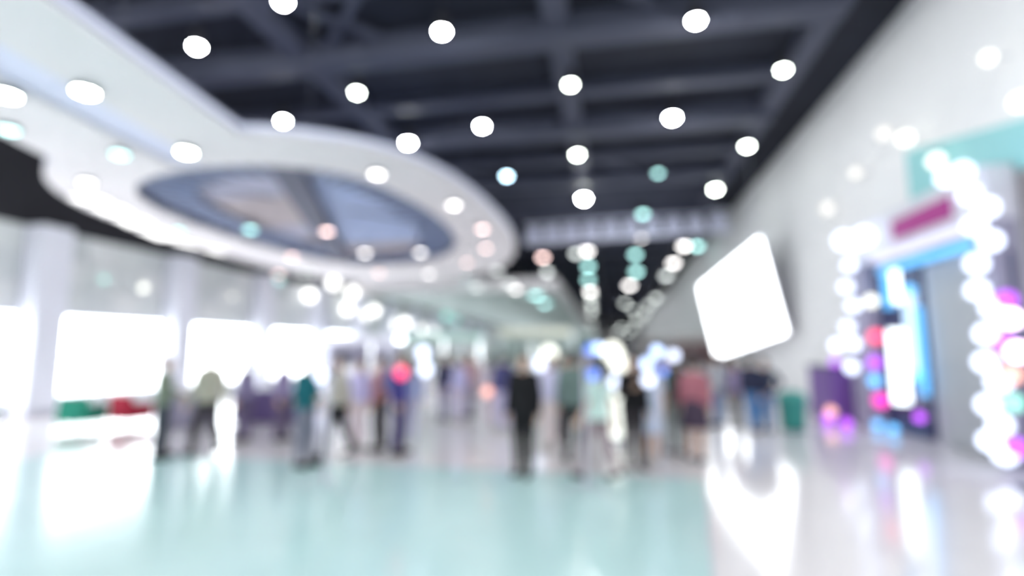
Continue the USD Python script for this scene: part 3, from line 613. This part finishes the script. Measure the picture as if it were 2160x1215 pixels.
G = 'visitors in the middle of the hall'
BLK, WHT = (.012, .012, .014), (.80, .80, .80)
PEOPLE = [
    # x, y of the feet, height, facing, top, legs, pose and so on
    (1105, 1004, 1.70, 170, BLK, BLK, dict(pose='stand', hair='short', label='person in black shirt and black trousers standing left of the middle group')),
    (1160, 950, 1.66, 150, (.62, .60, .80), (.75, .66, .66), dict(hair='long', label='person in lavender shirt and pale trousers next to the person all in black')),
    (1212, 980, 1.74, 10, (.16, .22, .21), BLK, dict(hair='short', pose='walk', label='person in grey-green shirt and black trousers walking away')),
    (1266, 1014, 1.58, 60, (.62, .80, .74), (.36, .27, .29), dict(hair='tail', pose='walk', step=.24, sleeve='short', label='person in mint green shirt and mauve trousers striding left')),
    (1338, 990, 1.66, 200, BLK, (.04, .035, .04), dict(hair='short', arms='phone', label='person in black shirt and dark trousers holding a hand up, right of the light totem')),
    (1374, 975, 1.62, 170, (.66, .74, .92), (.70, .58, .56), dict(hair='long', outfit='dress', sleeve='short', label='person in pale blue dress near the blue and white lamps')),
    (1425, 960, 1.70, 20, (.07, .11, .10), (.20, .24, .23), dict(hair='short', bag=(.05, .08, .07), label='person in dark green jacket with dark backpack right of the middle group')),
    (1470, 975, 1.63, -20, (.42, .16, .20), (.07, .05, .08), dict(hair='bun', outfit='skirt', sleeve='long', label='person in wine red blouse and dark skirt left below the big screen')),
    (1556, 902, 1.52, 120, (.36, .30, .48), (.10, .10, .12), dict(hair='long', label='person in purple shirt below the lower edge of the big screen')),
    (1590, 914, 1.62, -30, (.03, .035, .07), (.08, .20, .42), dict(hair='short', pose='walk', label='person in navy jacket and blue jeans walking below the big screen')),
    (1620, 910, 1.56, 150, (.05, .06, .10), (.12, .24, .44), dict(hair='short', arms='hips', label='person in dark navy shirt and lighter jeans with one hand on the hip')),
    (640, 985, 1.66, -100, (.02, .15, .18), (.22, .22, .28), dict(hair='short', arms='front', label='person in dark teal jacket and grey trousers left of the hall middle')),
    (712, 968, 1.68, 110, (.55, .50, .44), BLK, dict(hair='short', pose='walk', step=.22, label='person in beige shirt and black trousers walking behind the teal jacket')),
    (755, 945, 1.58, 180, (.55, .50, .78), (.80, .68, .72), dict(hair='long', label='person in lavender blouse and pink-white trousers')),
    (800, 950, 1.66, 90, (.50, .22, .22), (.06, .055, .06), dict(hair='short', label='person in brick red shirt and dark trousers')),
    (838, 960, 1.74, -80, (.07, .06, .26), (.08, .07, .16), dict(hair='short', bag=(.22, .26, .55), label='tall person in dark blue shirt with pale blue backpack')),
    (864, 935, 1.62, 30, (.26, .30, .58), (.42, .40, .62), dict(hair='tail', label='person in mid blue shirt and lilac trousers behind the tall one')),
    (335, 968, 1.66, -60, (.24, .28, .22), (.07, .08, .10), dict(hair='short', arms='front', label='person in olive green shirt and dark trousers before the first wide window')),
    (432, 962, 1.72, 80, (.46, .44, .36), (.06, .05, .055), dict(hair='short', pose='walk', label='person in khaki shirt and black trousers walking past the second column')),
    (938, 888, 1.66, 180, (.05, .05, .10), (.30, .28, .40), dict(hair='short', label='person in navy shirt and grey-lilac trousers far behind, left')),
    (968, 893, 1.60, 150, (.48, .46, .70), (.55, .50, .66), dict(hair='long', label='person in lilac shirt and lilac trousers far behind, left')),
    (992, 880, 1.70, 160, (.50, .30, .30), (.30, .28, .36), dict(hair='short', label='person in dusty pink shirt far behind, between lilac and navy shirts')),
    (1030, 906, 1.62, 20, (.62, .55, .62), (.72, .60, .66), dict(hair='tail', label='person in pale mauve shirt and pink trousers far behind')),
    (1062, 912, 1.68, -10, (.08, .08, .20), (.55, .52, .74), dict(hair='short', label='person in navy shirt and lavender trousers beside the person in black')),
    (512, 932, 1.58, 90, (.30, .26, .42), (.16, .13, .22), dict(hair='long', label='person in muted violet shirt by the purple table')),
    (592, 930, 1.60, -90, (.30, .25, .42), (.14, .11, .18), dict(hair='bun', label='person in dull violet jacket and hair bun by the purple table')),
    (1520, 900, 1.66, 60, (.60, .62, .66), (.14, .22, .40), dict(hair='short', label='person in light grey shirt and blue trousers behind the wine red blouse')),
    (1190, 925, 1.64, 170, (.12, .14, .14), (.16, .15, .16), dict(hair='short', label='person in dark grey clothes far behind the middle group, left')),
    (1240, 900, 1.70, 180, (.14, .13, .16), (.12, .12, .14), dict(hair='long', label='person in dark plum clothes far behind the middle group')),
    (1405, 905, 1.64, 160, (.30, .16, .20), (.10, .09, .10), dict(hair='short', label='person in maroon shirt far behind the dark green jacket')),
    (1310, 880, 1.68, 0, (.34, .38, .36), (.15, .15, .16), dict(hair='short', label='person in grey shirt far behind the light totem')),
]
for (x, y, h, face, top, legs, kw) in PEOPLE:
    lab = kw.pop('label')
    person('person', lab, x, y, h, face, top, legs, group=G, **kw)

# ------------------------------------------------------------------ booths, tables, lamps and seats in the hall
def stand(label, px, py, w, d, h, col, fascia, rot=0):
    """An exhibition booth: back and side panels between aluminium posts, a fascia across the front, a counter."""
    p = (px, py, 0)
    t = thing('exhibition_booth', label, 'booth', (p[0], p[1], 0), rot, group='exhibition booths far down the hall')
    m = cloth(col); nb_ = max(2, int(round(w / 1.0)))
    for i in range(nb_):
        part('back_panel', cbox((-w / 2 + w * i / nb_ + .03, d - .04, .05), (-w / 2 + w * (i + 1) / nb_ - .03, d, h - .3), .006), m, t, smooth=False)
    for s in (-1, 1):
        part('side_panel', cbox((s * w / 2 - .02, .05, .05), (s * w / 2 + .02, d - .05, h - .3), .006), m, t, smooth=False)
        for yy in (0, d): part('post', cbox((s * w / 2 - .03, yy - .03, 0), (s * w / 2 + .03, yy + .03, h), .006), M['alu'], t, smooth=False)
    part('fascia', cbox((-w / 2, -.05, h - .38), (w / 2, -.032, h), .004), cloth(fascia), t, smooth=False)
    part('top_rail', cbox((-w / 2, d - .03, h - .3), (w / 2, d + .03, h - .24), .006), M['alu'], t, smooth=False)
    c = part('counter', cbox((-w * .3, .25, 0), (w * .3, .75, .95), .015), cloth((.78, .78, .80)), t, smooth=False)
    part('counter_top', cbox((-w * .32, .22, .95), (w * .32, .78, .99), .006), cloth(fascia), c, smooth=False)
    return t
stand('white exhibition booth with mint green fascia, left of the far aisle', -7.6, 23, 3.8, 3, 2.6, (.78, .84, .82), (.55, .78, .70))
stand('pale lilac exhibition booth far down the left side by the windows', -12.2, 24, 3.6, 3, 2.5, (.72, .70, .82), (.78, .78, .86))
stand('grey-green exhibition booth with cream fascia left of the aisle', -3.5, 24, 3.4, 3, 2.8, (.60, .70, .67), (.80, .82, .68))
stand('green-panelled exhibition booth behind the person in black', -2.4, 30, 3, 3, 2.9, (.30, .46, .42), (.66, .74, .70))
stand('dark grey exhibition booth at the end of the aisle', -1.2, 46, 4, 3, 3.2, (.22, .22, .23), (.40, .36, .36))
stand('brown-grey exhibition booth right of the aisle', 3.3, 38, 3.0, 3, 2.7, (.55, .50, .49), (.66, .62, .60))
stand('wine-panelled exhibition booth left below the big screen', 4.6, 30.5, 2.4, 2.5, 2.6, (.42, .30, .31), (.60, .56, .54))

def totem(label, px, py, w, h, e='totem'):
    p = onz(px, py, 0)
    t = thing('light_totem', label, 'light totem', (p[0], p[1], 0), 8)
    part('base', lathe([(0, 0), (w * .75, 0), (w * .75, .03), (w * .3, .06), (0, .06)], 24), M['alu'], t)
    part('frame', join(*[cbox((sx * w / 2 - .02, -.09, .06), (sx * w / 2 + .02, .09, h), .005) for sx in (-1, 1)], cbox((-w / 2, -.09, h - .04), (w / 2, .09, h), .005), cbox((-w / 2, -.09, .06), (w / 2, .09, .10), .005)), M['alu'], t, smooth=False)
    part('light_face', cbox((-w / 2 + .02, -.08, .10), (w / 2 - .02, .08, h - .04), .01), E_[e], t, smooth=False)
    return t
totem('glowing white light totem standing in the middle of the visitors', 1300, 935, .38, 1.05, 'totem')
def lamp_stand(label, px, py, heads, cat='lamp stand'):
    p = onz(px, py, 0)
    t = thing('lamp_stand', label, cat, (p[0], p[1], 0), 0)
    hs = []
    for (hx, hy, r, e, cn) in heads:
        q = ony(hx, hy, p[1]) - np.array([p[0], p[1], 0]); hs.append((q, r, e, cn))
    top = max(q[2] for q, *_ in hs)
    part('pole', tube((0, .09, .03), (0, .09, top), .022, n=12), M['frame'], t)
    for a in (90, 210, 330):
        a = math.radians(a); part('foot', tube((0, .09, .12), (.32 * math.cos(a), .09 + .32 * math.sin(a), .012), .009, n=8), M['frame'], t)
    for q, r, e, cn in hs:
        part('arm', tube((0, .09, q[2]), (q[0], .07, q[2]), .014, n=8), M['black'], t)
        hd = part('lamp_head', orient(lathe([(0, -.06), (r * .7, -.06), (r * 1.1, -.03), (r * 1.1, .03), (r * 1.02, .03), (r * 1.02, .005), (0, .005)], 20), q + np.array([0, .03, 0]), np.array([1., 0, 0]), np.array([0, 0, 1.]), np.array([0, -1., 0])), M['black'], t)
        part('lens', orient(lathe([(0, -.005), (r, -.005), (r, .02), (0, .02)], 20), q + np.array([0, .018, 0]), np.array([1., 0, 0]), np.array([0, 0, 1.]), np.array([0, -1., 0])), E_[e], hd, smooth=False, label=cn + ' lens')
    return t
lamp_stand('tripod lamp stand with pale blue and deep blue lamps over the middle group', 1236, 1042, [(1262, 735, .062, 'g_paleblue', 'pale blue'), (1246, 738, .070, 'g_deepblue', 'deep blue'), (1251, 790, .070, 'g_deepblue', 'deep blue')])
lamp_stand('tripod lamp stand with two big greenish white lamps above the light totem', 1298, 900, [(1292, 742, .22, 'g_cream', 'cream'), (1306, 765, .20, 'g_cream', 'cream'), (1300, 806, .16, 'globe', 'white')])
lamp_stand('tripod lamp stand with three blue-white lamps and two white lamps', 1400, 1010, [(1364, 768, .075, 'g_paleblue', 'pale blue'), (1368, 802, .085, 'globe', 'white'), (1386, 742, .075, 'g_paleblue', 'pale blue'), (1398, 782, .06, 'g_deepblue', 'deep blue'), (1421, 750, .07, 'globe', 'white')])
lamp_stand('tripod lamp stand with red and bright white lamps left of the hall middle', 872, 990, [(846, 786, .10, 'g_red', 'red'), (892, 745, .10, 'globe', 'white'), (897, 778, .10, 'globe', 'white')])
lamp_stand('tripod lamp stand with pink and white lamps near the third column', 676, 1030, [(651, 755, .06, 'g_coral', 'pink'), (677, 792, .085, 'globe', 'white')])
lamp_stand('tripod lamp stand with a single peach lamp by the far booths', 1018, 940, [(1028, 826, .09, 'g_coral', 'peach')])
lamp_stand('tripod lamp stand with two cream lamps by the green-panelled booth', 1150, 872, [(1158, 745, .22, 'g_cream', 'cream'), (1142, 768, .2, 'globe', 'white')])

def table(label, px, py, w, d, h, col):
    p = onz(px, py, 0)
    t = thing('draped_table', label, 'table', (p[0], p[1], 0), 0)
    part('tabletop', cbox((-w / 2, -d / 2, h - .03), (w / 2, d / 2, h), .008), M['frame'], t, smooth=False)
    for sx in (-1, 1):
        for sy in (-1, 1): part('leg', tube((sx * (w / 2 - .08), sy * (d / 2 - .08), 0), (sx * (w / 2 - .08), sy * (d / 2 - .08), h - .03), .018, n=8), M['alu'], t)
    n = 60; pts = []
    for i in range(n * 4):
        s_, f = divmod(i, n); f /= n
        c = [(-1, -1), (1, -1), (1, 1), (-1, 1)]; a, b = np.array(c[s_]), np.array(c[(s_ + 1) % 4])
        q = (a + (b - a) * f) * np.array([w / 2 + .02, d / 2 + .02]); nn = np.array([(b - a)[1], -(b - a)[0]]) / 2
        pts.append((q, nn, .018 * math.sin(i * 1.05) + .012))
    vt = [[*q, h + .006] for q, nn, r in pts] + [[*(q + nn * (r + .02)), .03] for q, nn, r in pts] + [[*(q + nn * (r + .014)), .03] for q, nn, r in pts] + [[*(q * .99), h + .001] for q, nn, r in pts]
    m_ = n * 4; fs = []
    for i in range(m_):
        j = (i + 1) % m_
        for a in (0, 1, 2): fs += [[a * m_ + i, (a + 1) * m_ + i, (a + 1) * m_ + j], [a * m_ + i, (a + 1) * m_ + j, a * m_ + j]]
    vt += [[0, 0, h + .006], [0, 0, h + .001]]
    for i in range(m_):
        j = (i + 1) % m_; fs += [[4 * m_, i, j], [4 * m_ + 1, 3 * m_ + j, 3 * m_ + i]]
    part('tablecloth', trimesh.Trimesh(vt, fs, process=False), cloth(col), t, smooth=40)
    return t
table('long table under a dark purple cloth before the third window', 575, 890, 1.6, .8, .74, (.10, .07, .17))
table('violet-grey table at the foot of the second column', 392, 900, .9, .7, .74, (.26, .24, .32))

def armchair(label, px, py, rot, col):
    p = onz(px, py, 0)
    t = thing('armchair', label, 'armchair', (p[0], p[1], 0), rot, group='armchairs by the window wall')
    c = cloth(col); K = .74
    def pad(a, b, r=.05): return Manifold.batch_hull([ball([x, y, z], r, 12) for x in (a[0] + r, b[0] - r) for y in (a[1] + r, b[1] - r) for z in (a[2] + r, b[2] - r)]).scale((K, K, .86))
    part('seat', pad((-.32, -.38, .16), (.32, .30, .44)), c, t)
    part('backrest', pad((-.42, .22, .16), (.42, .42, .84), .07), c, t)
    for s in (-1, 1):
        part('armrest', pad((s * .43 - .10, -.40, .16), (s * .43 + .10, .30, .62), .06), c, t)
        for yy in (-.32, .34): part('leg', tube((s * .36 * K, yy * K, .16), (s * .38 * K, yy * K, 0), .022, .016, n=10), M['alu'], t)
    return t
armchair('green armchair by the first wide window, left of the red one', 168, 903, 195, (.03, .26, .18))
armchair('red armchair by the first wide window, right of the green one', 272, 897, 172, (.42, .03, .06))

# teal bin under the right end of the screen
p = onz(1674, 908, 0)
bn = thing('waste_bin', 'teal green waste bin with a lid standing below the right end of the screen', 'bin', (p[0], p[1], 0))
bb_ = part('bin_body', lathe([(0, .02), (.22, .02), (.24, .04), (.29, .70), (.27, .70), (.22, .06), (0, .06)], 28), cloth((.06, .30, .26)), bn)
part('lid', lathe([(.30, .69), (.31, .72), (.26, .80), (.12, .86), (0, .88), (0, .86), (.11, .84), (.24, .78), (.29, .70)], 28), cloth((.10, .40, .34)), bn)
part('base_ring', lathe([(0, 0), (.23, 0), (.23, .03), (0, .03)], 28), M['black'], bn)
